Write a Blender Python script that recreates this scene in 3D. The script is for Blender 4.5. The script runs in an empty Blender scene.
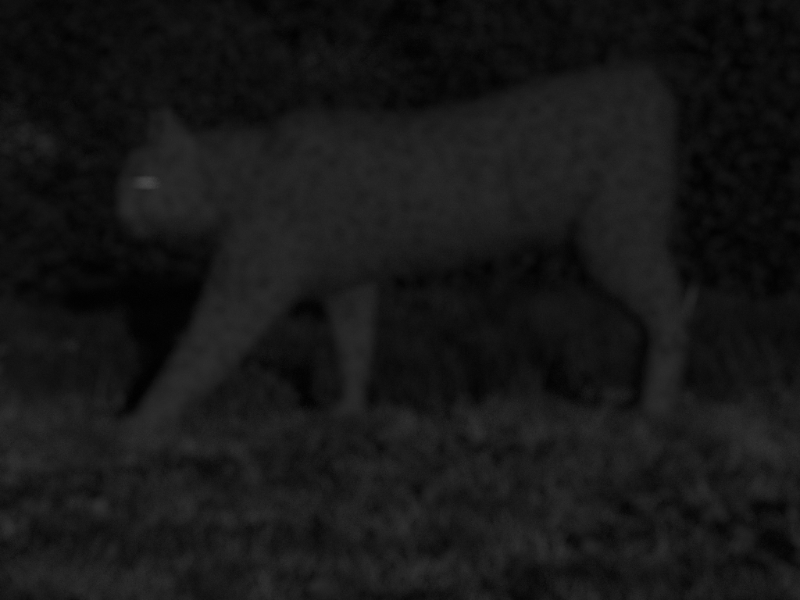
import bpy, bmesh, math
import numpy as np
from mathutils import Vector, Matrix, noise as mnoise

scene = bpy.context.scene
C = scene.collection
rng = np.random.default_rng(11)

# ------------------------------------------------------------------ camera
CAM_H, DIST, LENS = 0.32, 3.0, 88.0
FPX = 800 * LENS / 36.0                  # focal length in photograph pixels
HORIZON = 225.0                          # photograph row of the horizon
cam_data = bpy.data.cameras.new('camera')
cam_data.lens = LENS
cam_data.sensor_width = 36.0
cam_data.clip_start = 0.01
cam_data.clip_end = 2000
cam_data.dof.use_dof = True              # fixed-focus trail camera, soft everywhere
cam_data.dof.focus_distance = 0.15
cam_data.dof.aperture_fstop = 84.0
cam = bpy.data.objects.new('camera', cam_data)
C.objects.link(cam)
cam.location = (0, -DIST, CAM_H)
cam.rotation_euler = (math.radians(90) - math.atan((300 - HORIZON) / FPX), 0, 0)
scene.camera = cam

# ------------------------------------------------------------------ night sky, and a sun lamp standing in for the infrared flash
SUN_EL, SUN_AZ = math.radians(4.5), math.radians(-11)     # azimuth measured from straight behind the camera
SUN_STRENGTH, SKY_STRENGTH = 0.36, 0.010
world = bpy.data.worlds.new('World')
scene.world = world
world.use_nodes = True
wn, wl = world.node_tree.nodes, world.node_tree.links
wn.clear()
sky = wn.new('ShaderNodeTexSky'); sky.sky_type = 'NISHITA'; sky.sun_disc = False
sky.sun_elevation = SUN_EL
sky.sun_rotation = math.pi + SUN_AZ
bw = wn.new('ShaderNodeRGBToBW')         # the infrared camera sees no colour
bg = wn.new('ShaderNodeBackground'); bg.inputs['Strength'].default_value = SKY_STRENGTH
wo = wn.new('ShaderNodeOutputWorld')
wl.new(sky.outputs[0], bw.inputs[0]); wl.new(bw.outputs[0], bg.inputs[0]); wl.new(bg.outputs[0], wo.inputs[0])
sd = bpy.data.lights.new('flash_sun', 'SUN'); sd.energy = SUN_STRENGTH; sd.angle = math.radians(0.5)
sun = bpy.data.objects.new('flash_sun', sd); C.objects.link(sun)
sdir = Vector((-math.sin(-SUN_AZ) * math.cos(SUN_EL), math.cos(SUN_AZ) * math.cos(SUN_EL), -math.sin(SUN_EL)))
sun.rotation_euler = sdir.to_track_quat('-Z', 'Y').to_euler()
sun.location = (0, -8, 5)
vs = scene.view_settings
vs.view_transform = 'Standard'; vs.look = 'None'; vs.exposure = 0; vs.gamma = 1; vs.use_curve_mapping = False
scene.cycles.use_denoising = False          # keep the sensor-like grain
scene.cycles.max_bounces = 6

# ------------------------------------------------------------------ helpers
def material(name, base, var=0.0, scale=20.0, detail=3.0, rough=0.85, low=None, contrast=(0.35, 0.65), metallic=0.0, spec=0.3):
    m = bpy.data.materials.new(name); m.use_nodes = True
    nt = m.node_tree; b = nt.nodes['Principled BSDF']
    b.inputs['Roughness'].default_value = rough
    b.inputs['Metallic'].default_value = metallic
    b.inputs['Specular IOR Level'].default_value = spec
    if var or low is not None:
        lo = low if low is not None else base * (1 - var)
        tc = nt.nodes.new('ShaderNodeTexCoord')
        nz = nt.nodes.new('ShaderNodeTexNoise'); nz.inputs['Scale'].default_value = scale; nz.inputs['Detail'].default_value = detail
        rp = nt.nodes.new('ShaderNodeValToRGB')
        rp.color_ramp.elements[0].position, rp.color_ramp.elements[1].position = contrast
        rp.color_ramp.elements[0].color = (lo, lo, lo, 1)
        rp.color_ramp.elements[1].color = (base, base, base, 1)
        nt.links.new(tc.outputs['Object'], nz.inputs['Vector'])
        nt.links.new(nz.outputs['Fac'], rp.inputs['Fac'])
        nt.links.new(rp.outputs['Color'], b.inputs['Base Color'])
    else:
        b.inputs['Base Color'].default_value = (base, base, base, 1)
    return m

def link(name, mesh, mat, parent=None, **props):
    o = bpy.data.objects.new(name, mesh); C.objects.link(o)
    if mat: mesh.materials.append(mat)
    if parent: o.parent = parent
    for k, v in props.items(): o[k] = v
    return o

def mesh_np(name, verts, faces):
    """verts (n,3); faces (m,k) of one size"""
    me = bpy.data.meshes.new(name)
    n, (m, k) = len(verts), faces.shape
    me.vertices.add(n); me.vertices.foreach_set('co', verts.astype(np.float32).ravel())
    me.loops.add(m * k); me.loops.foreach_set('vertex_index', faces.astype(np.int32).ravel())
    me.polygons.add(m); me.polygons.foreach_set('loop_start', np.arange(0, m * k, k, dtype=np.int32))
    me.update(calc_edges=True); me.validate()
    return me

def height(x, y):
    """uneven ground: low humps, level under the cat, rising far behind"""
    x, y = np.asarray(x, float), np.asarray(y, float)
    h = 0.012 * np.sin(2.1 * x + 0.8) * np.cos(1.7 * y + 0.4) + 0.008 * np.sin(5.3 * x - 3.1 * y) + 0.006 * np.cos(7.7 * y + 2.3 * x)
    near = np.clip((y - 0.6) / 3.0, 0, 1)
    return h * (0.5 + 2.5 * near) + 0.35 * np.clip((y - 3.0) / 8.0, 0, 1) ** 2

S = DIST / FPX                            # metres per photograph pixel in the cat's plane
def P(px, py, y=0.0):
    """photograph pixel -> point in the upright plane y (metres behind the cat's midline)"""
    k = (DIST + y) / FPX
    return Vector(((px - 400) * k, y, CAM_H + (HORIZON - py) * k))

# ------------------------------------------------------------------ ground
def grid_axis(lo, hi, fine_lo, fine_hi, step, coarse):
    a = np.arange(fine_lo, fine_hi + 1e-6, step)
    l = fine_lo - np.geomspace(coarse, fine_lo - lo, 22)[::-1]
    r = fine_hi + np.geomspace(coarse, hi - fine_hi, 22)
    return np.concatenate([l, a, r])
gx = grid_axis(-400, 400, -5, 5, 0.06, 0.1); gy = grid_axis(-60, 600, -2.6, 8, 0.06, 0.1)
X, Y = np.meshgrid(gx, gy)
Z = height(X, Y)
V = np.stack([X, Y, Z], -1).reshape(-1, 3)
ii = np.arange(len(gy) - 1)[:, None] * len(gx) + np.arange(len(gx) - 1)[None, :]
F = np.stack([ii, ii + 1, ii + 1 + len(gx), ii + len(gx)], -1).reshape(-1, 4)
soil = material('dark_soil', 0.13, low=0.06, scale=6, detail=8)
g = link('ground', mesh_np('ground', V, F), soil, kind='structure')
for p in g.data.polygons: p.use_smooth = True

# ------------------------------------------------------------------ blades, leaves
def blades(n_pts, base, length, width, lean_amt):
    """curved three-step grass blades rooted at base"""
    n = len(base)
    az = rng.uniform(0, 2 * math.pi, n); face = rng.uniform(0, 2 * math.pi, n)
    d = np.stack([np.cos(az), np.sin(az), np.zeros(n)], -1)
    w = np.stack([np.cos(face), np.sin(face), np.zeros(n)], -1)
    lean = rng.uniform(0.15, 1.0, n) * lean_amt
    vs_, K = [], n_pts
    for i in range(K):
        t = i / (K - 1)
        c = base + d * (length * lean * t ** 1.8)[:, None] + np.array([0, 0, 1.0]) * (length * t * (1 - 0.35 * lean * t))[:, None]
        hw = (width * (1 - t ** 1.5) * 0.5 + 0.0002)[:, None] * w
        vs_ += [c - hw, c + hw]
    v = np.stack(vs_, 1).reshape(-1, 3)
    o = np.arange(n)[:, None] * 2 * K
    f = np.concatenate([o + np.array([[2 * i, 2 * i + 1, 2 * i + 3, 2 * i + 2]]) for i in range(K - 1)], 0)
    return v, f

def patch(x, y, scale, seed):
    """soft 0..1 density field"""
    out = np.empty(len(x))
    for i, (a, b) in enumerate(zip(x, y)):
        out[i] = mnoise.noise(Vector((a * scale + seed, b * scale, seed * 0.7)))
    return np.clip(out * 1.4 + 0.5, 0, 1)

def wedge(n, d0, d1, margin=0.6, bias=1.0):
    """ground points spread over the part of the ground the camera can see, d metres away"""
    d = d0 + (d1 - d0) * rng.random(n) ** bias
    half = d * 0.215 + margin
    return rng.uniform(-1, 1, n) * half, d - DIST

# short grass: a thin carpet and many small tufts
def sprinkle(n, thin_from=0.15, thin_len=1.0):
    x, y = wedge(n, 0.9, 5.0)
    keep = rng.random(n) < 1 - 0.9 * np.clip((y - thin_from) / thin_len, 0, 1)     # grass thinned behind the cat so the ground darkens like flash falloff
    return x[keep], y[keep]
x, y = sprinkle(120000)
L = rng.uniform(0.006, 0.020, len(x))
tx, ty = sprinkle(9000)
pz = patch(tx, ty, 5.0, 9.1)
keep = rng.random(len(tx)) < 0.05 + 0.95 * pz ** 1.7
tx, ty, pz = tx[keep], ty[keep], pz[keep]
paws = [(-0.41, -0.14), (-0.07, -0.03), (0.39, -0.13), (0.38, 0.0), (-0.37, -0.12), (0.42, -0.16)]
k = 130
qx = np.concatenate([rng.normal(a, 0.05, k // 2) for a, b in paws] + [rng.uniform(-0.8, 0.8, k)])
qy = np.concatenate([rng.normal(b - 0.05, 0.035, k // 2) for a, b in paws] + [rng.uniform(-0.35, 0.1, k)])
tx, ty, pz = np.concatenate([tx, qx]), np.concatenate([ty, qy]), np.concatenate([pz, np.full(len(qx), 0.95)])
per = 34
sp = np.repeat(rng.uniform(0.008, 0.03, len(tx)), per)
x2 = np.repeat(tx, per) + rng.normal(0, 1, len(sp)) * sp
y2 = np.repeat(ty, per) + rng.normal(0, 1, len(sp)) * sp
L2 = np.repeat(rng.uniform(0.014, 0.042, len(tx)) * (0.5 + 0.7 * pz), per) * rng.uniform(0.4, 1.1, len(sp))
x, y, L = np.concatenate([x, x2]), np.concatenate([y, y2]), np.concatenate([L, L2])
base = np.stack([x, y, height(x, y) - 0.003], -1)
v, f = blades(3, base, L, rng.uniform(0.0010, 0.0026, len(x)), 1.5)
grass_mat = material('dry_grass', 0.52, low=0.17, scale=11, detail=3, contrast=(0.38, 0.62))
link('grass', mesh_np('grass', v, f), grass_mat, kind='stuff',
     label='short patchy grass covering the ground around the cat', category='grass')

# dead leaves lying in the grass
n = 7000
x, y = wedge(n, 0.9, 4.6, bias=1.1)
keep = rng.random(n) < 0.1 + 0.9 * patch(x, y, 2.6, 21.3) ** 2
x, y = x[keep], y[keep]; n = len(x)
c = np.stack([x, y, height(x, y) + rng.uniform(0.004, 0.016, n)], -1)
a = rng.uniform(0, 2 * math.pi, n); tilt = rng.normal(0, 0.55, (n, 2)); ln = rng.uniform(0.006, 0.016, n); wd = ln * rng.uniform(0.35, 0.6, n)
u = np.stack([np.cos(a), np.sin(a), tilt[:, 0]], -1) * ln[:, None]
w = np.stack([-np.sin(a), np.cos(a), tilt[:, 1]], -1) * wd[:, None]
up = np.array([0, 0, 1.0]) * (rng.uniform(0.1, 0.35, n) * wd)[:, None]
v = np.stack([c - u, c - 0.3 * u - w + up, c - 0.3 * u, c - 0.3 * u + w + up, c + 0.45 * u - 0.8 * w + up, c + 0.45 * u, c + 0.45 * u + 0.8 * w + up, c + u], 1).reshape(-1, 3)
o = np.arange(n)[:, None] * 8
f = np.concatenate([o + np.array([q]) for q in ([0, 1, 2, 2], [0, 2, 3, 3], [1, 4, 5, 2], [2, 5, 6, 3], [4, 7, 5, 5], [5, 7, 6, 6])], 0)
quads = f[f[:, 2] != f[:, 3]]; tris = f[f[:, 2] == f[:, 3]][:, :3]
f3 = np.concatenate([tris, quads[:, :3], quads[:, [0, 2, 3]]], 0)
litter_mat = material('dead_leaves', 0.27, low=0.15, scale=30, detail=2)
link('leaf_litter', mesh_np('leaf_litter', v, f3), litter_mat, kind='stuff',
     label='scattered dead leaves lying among the grass', category='leaves')

# ------------------------------------------------------------------ dark undergrowth behind
def leaf_cloud(centres, radii, per, size, seed=0):
    """small pointed leaves spread through uneven clumps"""
    vs_, fs_, off = [], [], 0
    for (cx, cy, cz), r, k in zip(centres, radii, per):
        d = rng.normal(0, 1, (k, 3)); d /= np.linalg.norm(d, axis=1)[:, None]
        p = np.array([cx, cy, cz]) + d * (r * rng.random(k) ** 0.45)[:, None] * np.array([1.1, 1.0, 0.9])
        a = rng.normal(0, 1, (k, 3)); a /= np.linalg.norm(a, axis=1)[:, None]
        b = np.cross(a, rng.normal(0, 1, (k, 3))); b /= np.linalg.norm(b, axis=1)[:, None]
        s = size * rng.uniform(0.6, 1.4, k)[:, None]
        q = np.stack([p - a * s, p + b * s * 0.42, p + a * s, p - b * s * 0.42], 1)
        vs_.append(q.reshape(-1, 3)); fs_.append(np.arange(k)[:, None] * 4 + np.arange(4)[None] + off); off += 4 * k
    return np.concatenate(vs_), np.concatenate(fs_)

cs, rs, ks = [], [], []
for i in range(330):
    yy = rng.uniform(4.2, 9.5)
    half = (yy + 3) * 0.23 + 2.6
    xx = rng.uniform(-half, half)
    top = 0.45 + (yy - 4.2) * 0.55
    r = rng.uniform(0.22, 0.5)
    zz = float(height(xx, yy)) + rng.uniform(0.1, max(0.3, top))
    cs.append((xx, yy, zz)); rs.append(r); ks.append(int(1500 * r / 0.4))
for i in range(120):                                   # the closed wall of leaves at the back
    xx, yy = rng.uniform(-6.5, 6.5), rng.uniform(9.5, 11.5)
    cs.append((xx, yy, rng.uniform(0.5, 4.2))); rs.append(rng.uniform(0.6, 1.0)); ks.append(1800)
for i in range(150):                                   # the thicket carries on to both sides of the clearing
    sgn = -1 if i % 2 else 1
    xx, yy = sgn * rng.uniform(4.2, 11.0), rng.uniform(3.6, 10.5)
    cs.append((xx, yy, rng.uniform(0.3, 0.8 + 0.33 * (yy - 3.0) + 0.08 * abs(xx)))); rs.append(rng.uniform(0.5, 0.95)); ks.append(1700)
v, f = leaf_cloud(cs, rs, ks, 0.026)
under_falloff_mat = material('undergrowth_falloff', 0.085, low=0.05, scale=1.6, detail=3)  # leaf colour darkened to stand in for flash falloff with distance
link('undergrowth', mesh_np('undergrowth', v, f), under_falloff_mat, kind='stuff',
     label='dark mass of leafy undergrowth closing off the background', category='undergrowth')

# low weeds behind the cat, added to break up its cast shadow
tx = rng.uniform(-3.0, 3.0, 4200); ty = 0.45 + 4.0 * rng.random(4200) ** 1.15
pz = patch(tx, ty, 2.4, 5.5)
keep = rng.random(len(tx)) < 0.15 + 0.85 * pz ** 1.5
tx, ty, pz = tx[keep], ty[keep], pz[keep]
per = 26
sp = np.repeat(rng.uniform(0.015, 0.05, len(tx)), per)
x = np.repeat(tx, per) + rng.normal(0, 1, len(sp)) * sp
y = np.repeat(ty, per) + rng.normal(0, 1, len(sp)) * sp
L = np.repeat(rng.uniform(0.05, 0.13, len(tx)) * (0.5 + 0.7 * pz), per) * rng.uniform(0.35, 1.1, len(sp))
v, f = blades(4, np.stack([x, y, height(x, y) - 0.004], -1), L, rng.uniform(0.0025, 0.006, len(x)), 1.2)
weed_mat = material('falloff_weeds', 0.15, low=0.06, scale=5, detail=3, contrast=(0.4, 0.62))  # dark tone imitates the light falling off behind the cat
link('low_weeds', mesh_np('low_weeds', v, f), weed_mat, kind='stuff',
     label='dim low weeds growing behind the cat', category='weeds')

# ------------------------------------------------------------------ the cat
def ring_loft(bm, secs, seg=20):
    """secs: (centre Vector, in-plane radius, sideways radius); path lies near an upright x-z plane"""
    rings, n = [], len(secs)
    for i, (c, ra, rb) in enumerate(secs):
        t = (secs[min(i + 1, n - 1)][0] - secs[max(i - 1, 0)][0])
        t.y = 0; t.normalize()
        nrm = Vector((-t.z, 0, t.x))
        rings.append([bm.verts.new(c + nrm * (ra * math.cos(2 * math.pi * k / seg)) + Vector((0, rb * math.sin(2 * math.pi * k / seg), 0))) for k in range(seg)])
    for a, b in zip(rings, rings[1:]):
        for k in range(seg):
            bm.faces.new((a[k], a[(k + 1) % seg], b[(k + 1) % seg], b[k]))
    bm.faces.new(rings[0][::-1]); bm.faces.new(rings[-1])

def smooth_secs(secs, sub=4):
    """Catmull-Rom through the sections, with rounded ends"""
    a = np.array([[*c, ra, rb] for c, ra, rb in secs])
    p = np.vstack([2 * a[0] - a[1], a, 2 * a[-1] - a[-2]])
    out = []
    for i in range(1, len(p) - 2):
        for j in range(sub):
            t = j / sub
            out.append(0.5 * ((2 * p[i]) + (-p[i - 1] + p[i + 1]) * t + (2 * p[i - 1] - 5 * p[i] + 4 * p[i + 1] - p[i + 2]) * t ** 2 + (-p[i - 1] + 3 * p[i] - 3 * p[i + 1] + p[i + 2]) * t ** 3))
    out.append(a[-1])
    return [(Vector(q[:3]), max(q[3], .002), max(q[4], .002)) for q in out]

def ellipsoid(bm, c, r, rot=None):
    m = Matrix.Translation(c) @ (rot or Matrix.Identity(4)) @ Matrix.Diagonal((*r, 1))
    return bmesh.ops.create_uvsphere(bm, u_segments=20, v_segments=14, radius=1, matrix=m)['verts']

bm = bmesh.new()
# trunk: photograph column, top row, bottom row, half width in pixels
trunk = [(214, 150, 206, 20), (228, 131, 238, 38), (255, 124, 272, 50), (285, 114, 290, 57), (315, 109, 291, 60), (350, 110, 281, 62), (390, 113, 269, 64),
         (430, 112, 262, 63), (470, 104, 251, 59), (505, 95, 242, 55), (540, 82, 240, 54), (575, 73, 246, 56), (610, 67, 254, 58),
         (636, 65, 252, 56), (652, 69, 248, 50), (662, 80, 236, 38), (667, 106, 210, 20)]
secs = []
for px, t, b, w in trunk:
    c = P(px, (t + b) / 2); secs.append((c, (b - t) / 2 * S, w * S))
ring_loft(bm, smooth_secs(secs), 28)
# neck
ring_loft(bm, smooth_secs([(P(165, 178), 34 * S, 30 * S), (P(195, 176), 44 * S, 36 * S), (P(225, 178), 52 * S, 42 * S), (P(260, 190), 62 * S, 48 * S)]), 24)

def limb(pts, side):
    secs = []
    for px, py, off, ra, rb in pts:
        secs.append((P(px, py, side * off), ra * S, rb * S))
    ring_loft(bm, smooth_secs(secs), 18)

def paw(px, py, y, ang=0.0, size=1.0):
    c = P(px, py, y); c.z = float(height(c.x, c.y)) + 0.016 * size
    ellipsoid(bm, c + Vector((-0.008, 0, 0.004)), (0.034 * size, 0.024 * size, 0.019 * size))
    for k, dy in enumerate((-0.0195, -0.0068, 0.0068, 0.0195)):
        ellipsoid(bm, c + Vector((-0.032 * size + abs(dy) * 0.35, dy * size, -0.004)), (0.0145 * size, 0.0078 * size, 0.0115 * size))

# near foreleg, reaching far forward
limb([(296, 185, .055, 50, 22), (268, 245, .06, 48, 22), (244, 295, .065, 40, 20), (216, 341, .07, 31, 18), (186, 380, .07, 25, 16), (158, 413, .07, 20, 15), (139, 438, .07, 16, 15)], -1)
paw(141, 446, -.07, size=1.0)
# far foreleg, upright under the chest
limb([(328, 200, .045, 46, 20), (342, 250, .045, 38, 19), (349, 295, .05, 27, 17), (353, 338, .05, 22, 15), (353, 375, .05, 16, 14), (352, 405, .05, 12, 13), (352, 424, .05, 12, 13)], 1)
paw(349, 430, .05)
# hind legs: thigh, knee, shank running back to the hock, upright foot
for side, dx, off in ((-1, 3, .055), (1, -5, .05)):
    limb([(622 + dx, 150, off, 46, 28), (612 + dx, 205, off, 46, 28), (620 + dx, 250, off + .004, 42, 25), (648 + dx, 290, off + .004, 29, 19), (663 + dx, 322, off, 20, 14), (665 + dx, 347, off, 19, 13),
          (661 + dx, 370, off, 19, 13), (657 + dx, 395, off, 18, 14), (655 + dx, 415, off, 17, 15)], side)
    paw(652 + dx, 425, side * off)
# stub tail hanging against the rump
ring_loft(bm, smooth_secs([(P(642, 104), 16 * S, 15 * S), (P(657, 122), 12 * S, 12 * S), (P(662, 150), 11 * S, 11 * S), (P(663, 185), 10 * S, 10 * S), (P(661, 212), 6 * S, 6 * S)]), 14)

# head: modelled in profile, then turned a little towards the camera
YAW = math.radians(18)
HC = P(192, 180)
TURN = Matrix.Translation(HC) @ Matrix.Rotation(YAW, 4, 'Z') @ Matrix.Translation(-HC)
def hp(px, py, side=0.0):
    return P(px + 3, py) + Vector((0, side * S, 0))
hb = bmesh.new()
ellipsoid(hb, hp(166, 180), (44 * S, 37 * S, 41 * S))                          # skull
ellipsoid(hb, hp(148, 166), (26 * S, 25 * S, 20 * S))                          # brow
ellipsoid(hb, hp(137, 194), (24 * S, 19 * S, 30 * S))                          # bridge
ellipsoid(hb, hp(130, 211), (19 * S, 20 * S, 17 * S))                          # muzzle
for s in (-1, 1):
    ellipsoid(hb, hp(128, 212, 9 * s), (14 * S, 11 * S, 12 * S))               # whisker pads
    ellipsoid(hb, hp(158, 206, 22 * s), (28 * S, 15 * S, 22 * S))              # cheeks
    ellipsoid(hb, hp(182, 208, 25 * s), (27 * S, 15 * S, 21 * S))              # ruff
    ellipsoid(hb, hp(143, 174, 17 * s), (15 * S, 9 * S, 6 * S))                # brow ridge over the eye
    # ear: hollow-fronted cone leaning forward, with a tuft
    ring_loft(hb, [(hp(172, 160, 20 * s), 24 * S, 9 * S), (hp(168, 146, 22 * s), 21 * S, 8 * S), (hp(164, 131, 24 * s), 15 * S, 6.5 * S), (hp(159, 119, 25 * s), 8 * S, 3.8 * S), (hp(155, 110, 25.5 * s), 3 * S, 2.2 * S)], 14)
ellipsoid(hb, hp(152, 219), (30 * S, 19 * S, 15 * S))                          # jaw
ellipsoid(hb, hp(138, 226), (16 * S, 13 * S, 10 * S))                           # chin
hb.transform(TURN)
tmp = bpy.data.meshes.new('tmp'); hb.to_mesh(tmp); hb.free()
bm.from_mesh(tmp); bpy.data.meshes.remove(tmp)
bmesh.ops.recalc_face_normals(bm, faces=bm.faces)

raw = bpy.data.meshes.new('raw'); bm.to_mesh(raw); bm.free()
ro = bpy.data.objects.new('raw', raw); C.objects.link(ro)
rm = ro.modifiers.new('r', 'REMESH'); rm.mode = 'VOXEL'; rm.voxel_size = 0.0052; rm.use_smooth_shade = True
sm = ro.modifiers.new('s', 'SMOOTH'); sm.factor = 0.5; sm.iterations = 5
dg = bpy.context.evaluated_depsgraph_get()
body_mesh = bpy.data.meshes.new_from_object(ro.evaluated_get(dg))
bpy.data.objects.remove(ro); bpy.data.meshes.remove(raw)
body_mesh.name = 'body'

def fur_material():
    m = bpy.data.materials.new('spotted_fur'); m.use_nodes = True
    nt = m.node_tree; N, Lk = nt.nodes, nt.links; b = N['Principled BSDF']
    b.inputs['Roughness'].default_value = 0.8; b.inputs['Specular IOR Level'].default_value = 0.2
    tc = N.new('ShaderNodeTexCoord')
    n1 = N.new('ShaderNodeTexNoise'); n1.inputs['Scale'].default_value = 62; n1.inputs['Detail'].default_value = 2
    r1 = N.new('ShaderNodeValToRGB'); r1.color_ramp.elements[0].position = .36; r1.color_ramp.elements[1].position = .52
    r1.color_ramp.elements[0].color = (.115, .115, .115, 1); r1.color_ramp.elements[1].color = (.215, .215, .215, 1)
    n2 = N.new('ShaderNodeTexNoise'); n2.inputs['Scale'].default_value = 9; n2.inputs['Detail'].default_value = 3
    r2 = N.new('ShaderNodeValToRGB'); r2.color_ramp.elements[0].color = (.78, .78, .78, 1); r2.color_ramp.elements[1].color = (1, 1, 1, 1)
    mx = N.new('ShaderNodeMix'); mx.data_type = 'RGBA'; mx.blend_type = 'MULTIPLY'; mx.inputs['Factor'].default_value = 1
    Lk.new(tc.outputs['Object'], n1.inputs['Vector']); Lk.new(tc.outputs['Object'], n2.inputs['Vector'])
    Lk.new(n1.outputs['Fac'], r1.inputs['Fac']); Lk.new(n2.outputs['Fac'], r2.inputs['Fac'])
    Lk.new(r1.outputs['Color'], mx.inputs['A']); Lk.new(r2.outputs['Color'], mx.inputs['B'])
    Lk.new(mx.outputs['Result'], b.inputs['Base Color'])
    return m
fur_mat = fur_material()
ear_mat = material('dark_ear_fur', 0.16, low=0.09, scale=60)

cat = bpy.data.objects.new('wild_cat', None); C.objects.link(cat)
cat.location = (P(410, 300).x, 0, 0)
cat['label'] = 'pale stocky wild cat walking left with one bright shining eye'
cat['category'] = 'wild cat'
off = Vector(cat.location)
body_mesh.transform(Matrix.Translation(-off))
body = link('body', body_mesh, fur_mat, cat)
body_mesh.materials.append(ear_mat)
ear_z, ear_x = P(0, 137).z, P(200, 0).x - off.x
for q in body_mesh.polygons:
    if q.center.z > ear_z and q.center.x < ear_x: q.material_index = 1

# fur: short pointed hairs combed backwards and down
nv = len(body_mesh.polygons)
cen = np.empty(nv * 3, np.float32); nor = np.empty(nv * 3, np.float32); area = np.empty(nv, np.float32)
body_mesh.polygons.foreach_get('center', cen); body_mesh.polygons.foreach_get('normal', nor); body_mesh.polygons.foreach_get('area', area)
cen, nor = cen.reshape(-1, 3).astype(float), nor.reshape(-1, 3).astype(float)
NH = 90000
idx = rng.choice(nv, NH, p=area / area.sum())
p = cen[idx] + rng.normal(0, 0.002, (NH, 3)); nn = nor[idx]
wx, wz = p[:, 0] + off.x, p[:, 2]
legs = np.clip((P(0, 285).z - wz) / 0.06, 0, 1); head = np.clip((P(205, 0).x - wx) / 0.03, 0, 1) * (wz > P(0, 245).z)
ruff = head * np.clip((wx - P(158, 0).x) / 0.02, 0, 1) * np.clip((P(0, 195).z - wz) / 0.02, 0, 1)
face = head * np.clip((P(165, 0).x - wx) / 0.02, 0, 1)
belly = np.clip(-nn[:, 2] - 0.2, 0, 1) * (1 - legs) * np.clip((P(600, 0).x - wx) / 0.05, 0, 1)
ln = 0.016 * (1 - 0.5 * legs - 0.4 * head - 0.25 * face + 0.9 * ruff) + 0.012 * belly
ln *= rng.uniform(0.6, 1.35, NH)
comb = np.stack([0.8 - 0.5 * legs, np.zeros(NH), -0.55 - 0.5 * legs], -1) + rng.normal(0, 0.28, (NH, 3))
comb -= nn * (comb * nn).sum(1)[:, None]
comb /= np.linalg.norm(comb, axis=1)[:, None] + 1e-6
d = comb + nn * rng.uniform(0.18, 0.55, NH)[:, None]; d /= np.linalg.norm(d, axis=1)[:, None]
w = np.cross(d, nn + rng.normal(0, 0.3, (NH, 3))); w /= np.linalg.norm(w, axis=1)[:, None] + 1e-6
hw = rng.uniform(0.0005, 0.0011, NH)[:, None]
root = p - nn * 0.001
tip = root + d * ln[:, None] + np.array([0, 0, -1.0]) * (ln * 0.12)[:, None]
v = np.stack([root - w * hw, root + w * hw, tip], 1).reshape(-1, 3)
fur = link('fur', mesh_np('fur', v, np.arange(NH * 3).reshape(-1, 3)), fur_mat, cat, kind='stuff')
fur.data.materials.append(ear_mat)
fur.data.polygons.foreach_set('material_index', ((p[:, 2] > ear_z) & (p[:, 0] < ear_x)).astype(np.int32))

# eyes: drawn out long for the smeared eyeshine, mirror-like to throw light back
shine = material('eye_shine', 0.95, rough=0.5, metallic=1.0)
rim_mat = material('dark_skin', 0.03, var=0.3, scale=80)
Rh = Matrix.Rotation(YAW, 4, 'Z')
def almond(a, b, depth, seg=24):
    e = bmesh.new()
    c = e.verts.new((0, -depth, 0)); rings = []
    for fr, dd in ((0.5, 0.85), (0.85, 0.5), (1.0, 0.0)):
        rings.append([e.verts.new((a * fr * math.cos(t), -depth * dd, b * fr * math.sin(t) * (1 - 0.25 * math.cos(t) ** 2))) for t in (2 * math.pi * k / seg for k in range(seg))])
    for k in range(seg): e.faces.new((c, rings[0][k], rings[0][(k + 1) % seg]))
    for r0, r1 in zip(rings, rings[1:]):
        for k in range(seg): e.faces.new((r0[k], r1[k], r1[(k + 1) % seg], r0[(k + 1) % seg]))
    back = e.verts.new((0, 0.008, 0))
    for k in range(seg): e.faces.new((rings[-1][k], back, rings[-1][(k + 1) % seg]))
    bmesh.ops.recalc_face_normals(e, faces=e.faces)
    me = bpy.data.meshes.new('eye'); e.to_mesh(me); e.free()
    for q in me.polygons: q.use_smooth = True
    return me
# distance from the head's middle to the skin at the eye, found on the finished body
from mathutils.bvhtree import BVHTree
bvh = BVHTree.FromPolygons([vv.co + off for vv in body_mesh.vertices], [tuple(q.vertices) for q in body_mesh.polygons])
camloc = Vector((0, -DIST, CAM_H))
tgt = P(145, 183)
hit, hn, _, _ = bvh.ray_cast(camloc, (tgt - camloc).normalized())
print('eye at', hit, hn)
eye_n = (hn.normalized() * 0.2 + Vector((0.05, -1, 0.03))).normalized()
def place_eye(pos, nrm):
    q = Vector((0, -1, 0)).rotation_difference(nrm).to_matrix().to_4x4()
    e = link('eye', almond(0.0210, 0.0036, 0.0015), shine, cat)
    e.matrix_local = Matrix.Translation(pos - off + nrm * 0.0035) @ q
    return e
place_eye(hit, eye_n)
# the far eye: mirror of the near one across the turned head's middle plane
side = (Rh @ Vector((0, 1, 0))).normalized()
far = hit + side * (2 * (HC - hit).dot(side))
h2, n2, _, _ = bvh.find_nearest(far)
place_eye(h2, (eye_n - side * 2 * eye_n.dot(side)).normalized())

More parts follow.
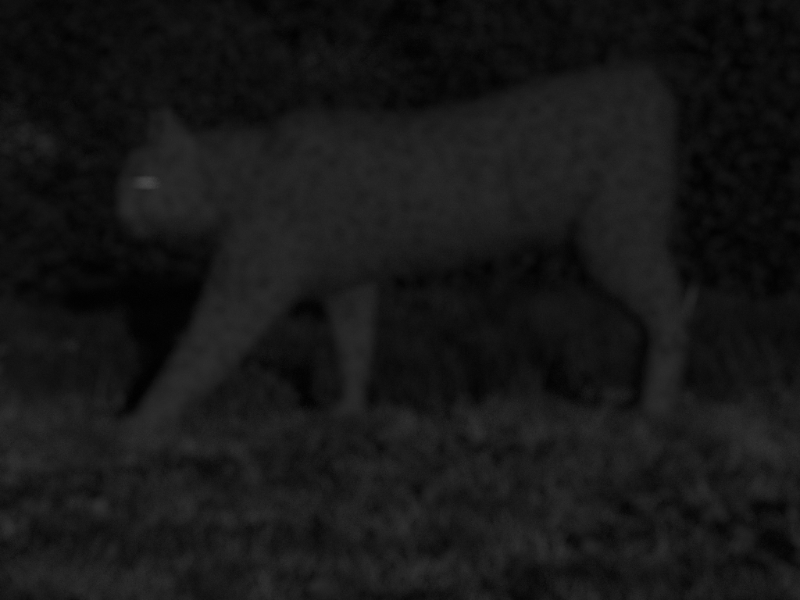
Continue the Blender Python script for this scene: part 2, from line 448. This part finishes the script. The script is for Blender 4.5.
# nose leather and whiskers
nb = bmesh.new()
ellipsoid(nb, Vector((0, 0, 0)), (0.006, 0.011, 0.0075))
for vv in nb.verts: vv.co.y *= 1.0 + 25 * vv.co.z
nme = bpy.data.meshes.new('nose'); nb.to_mesh(nme); nb.free()
nose_pos = TURN @ hp(113.5, 204)
h3, n3, _, _ = bvh.find_nearest(nose_pos)
no = link('nose', nme, rim_mat, cat); no.matrix_local = Matrix.Translation(h3 - off) @ Rh
wmat = material('whisker', 0.5)
for s in (-1, 1):
    wb = bmesh.new()
    for k in range(6):
        st = TURN @ hp(124 + 3 * (k % 2), 208 + 2.5 * k, 18 * s)
        st = bvh.find_nearest(st)[0]
        dr = Rh.to_3x3() @ Vector((0.35, 0.9 * s, 0.12 - 0.11 * k)).normalized()
        prev = None
        for j in range(5):
            t = j / 4; c = st + dr * 0.055 * t + Vector((0.012, 0, -0.01)) * t * t - off
            r = 0.0004 * (1 - t) + 0.00008
            ring = [wb.verts.new(c + Vector((r * math.cos(a), 0, r * math.sin(a)))) for a in (0, 2.1, 4.2)]
            if prev:
                for m in range(3): wb.faces.new((prev[m], prev[(m + 1) % 3], ring[(m + 1) % 3], ring[m]))
            prev = ring
    me = bpy.data.meshes.new('whiskers'); wb.to_mesh(me); wb.free()
    link('whiskers', me, wmat, cat)

# ------------------------------------------------------------------ a pale stem and a leaf that catch the light
stem_mat = material('pale_straw', 0.30, low=0.2, scale=60)
def stem(px, py_tip, y, bend, label):
    c = P(px, py_tip, y); x0 = c.x - bend; z0 = float(height(x0, y)) - 0.01
    e = bmesh.new(); prev = None; K = 14
    for j in range(K):
        t = j / (K - 1); pos = Vector((bend * t ** 2, 0, (c.z - z0) * t))
        r = 0.0022 * (1 - 0.6 * t) + (0.004 * math.sin(math.pi * (t - 0.72) / 0.28) if t > 0.72 else 0)
        r = max(r, 0.0006)
        ring = [e.verts.new(pos + Vector((r * math.cos(a), r * math.sin(a), 0))) for a in np.linspace(0, 2 * math.pi, 7)[:-1]]
        if prev:
            for m in range(6): e.faces.new((prev[m], prev[(m + 1) % 6], ring[(m + 1) % 6], ring[m]))
        prev = ring
    e.faces.new(prev)
    me = bpy.data.meshes.new('grass_stem'); e.to_mesh(me); e.free()
    o = link('grass_stem', me, stem_mat, label=label, category='grass stem'); o.location = (x0, y, z0)
    return o
stem(694, 284, 0.22, 0.03, 'thin pale grass stem standing just behind the cat\'s hind leg')

sprig = bpy.data.objects.new('leafy_sprig', None); C.objects.link(sprig)
sx, sy = -0.795, 0.80
sprig.location = (sx, sy, float(height(sx, sy)))
sprig['label'] = 'small pale leafy sprig in the weeds at the far left edge'; sprig['category'] = 'plant'
e = bmesh.new(); prev = None
for j in range(6):
    t = j / 5; pos = Vector((0.012 * t * t, -0.006 * t, 0.085 * t - 0.006)); rr = 0.0016 * (1 - 0.6 * t)
    ring = [e.verts.new(pos + Vector((rr * math.cos(a), rr * math.sin(a), 0))) for a in (0, 1.57, 3.14, 4.71)]
    if prev:
        for m in range(4): e.faces.new((prev[m], prev[(m + 1) % 4], ring[(m + 1) % 4], ring[m]))
    prev = ring
me = bpy.data.meshes.new('stem'); e.to_mesh(me); e.free(); link('stem', me, stem_mat, sprig)
lv = [(0, 0, 0), (.008, .35, .06), (.011, .6, .05), (.007, .85, .0), (0, 1, -.08), (-.007, .85, .0), (-.011, .6, .05), (-.008, .35, .06), (0, .5, 0)]
leaf_me = bpy.data.meshes.new('leaf')
leaf_me.from_pydata([(a, b * .034, c * .034) for a, b, c in lv], [], [(0, 1, 8), (1, 2, 8), (2, 3, 8), (3, 4, 8), (4, 5, 8), (5, 6, 8), (6, 7, 8), (7, 0, 8)])
leaf_me.materials.append(stem_mat)
for j in range(7):
    t = 0.35 + 0.65 * j / 6
    lo = bpy.data.objects.new('leaf', leaf_me); C.objects.link(lo); lo.parent = sprig
    lo.location = (0.012 * t * t, -0.006 * t, 0.085 * t - 0.006); lo.rotation_euler = (0.9 - 0.08 * j, 0.3, 2.4 * j)
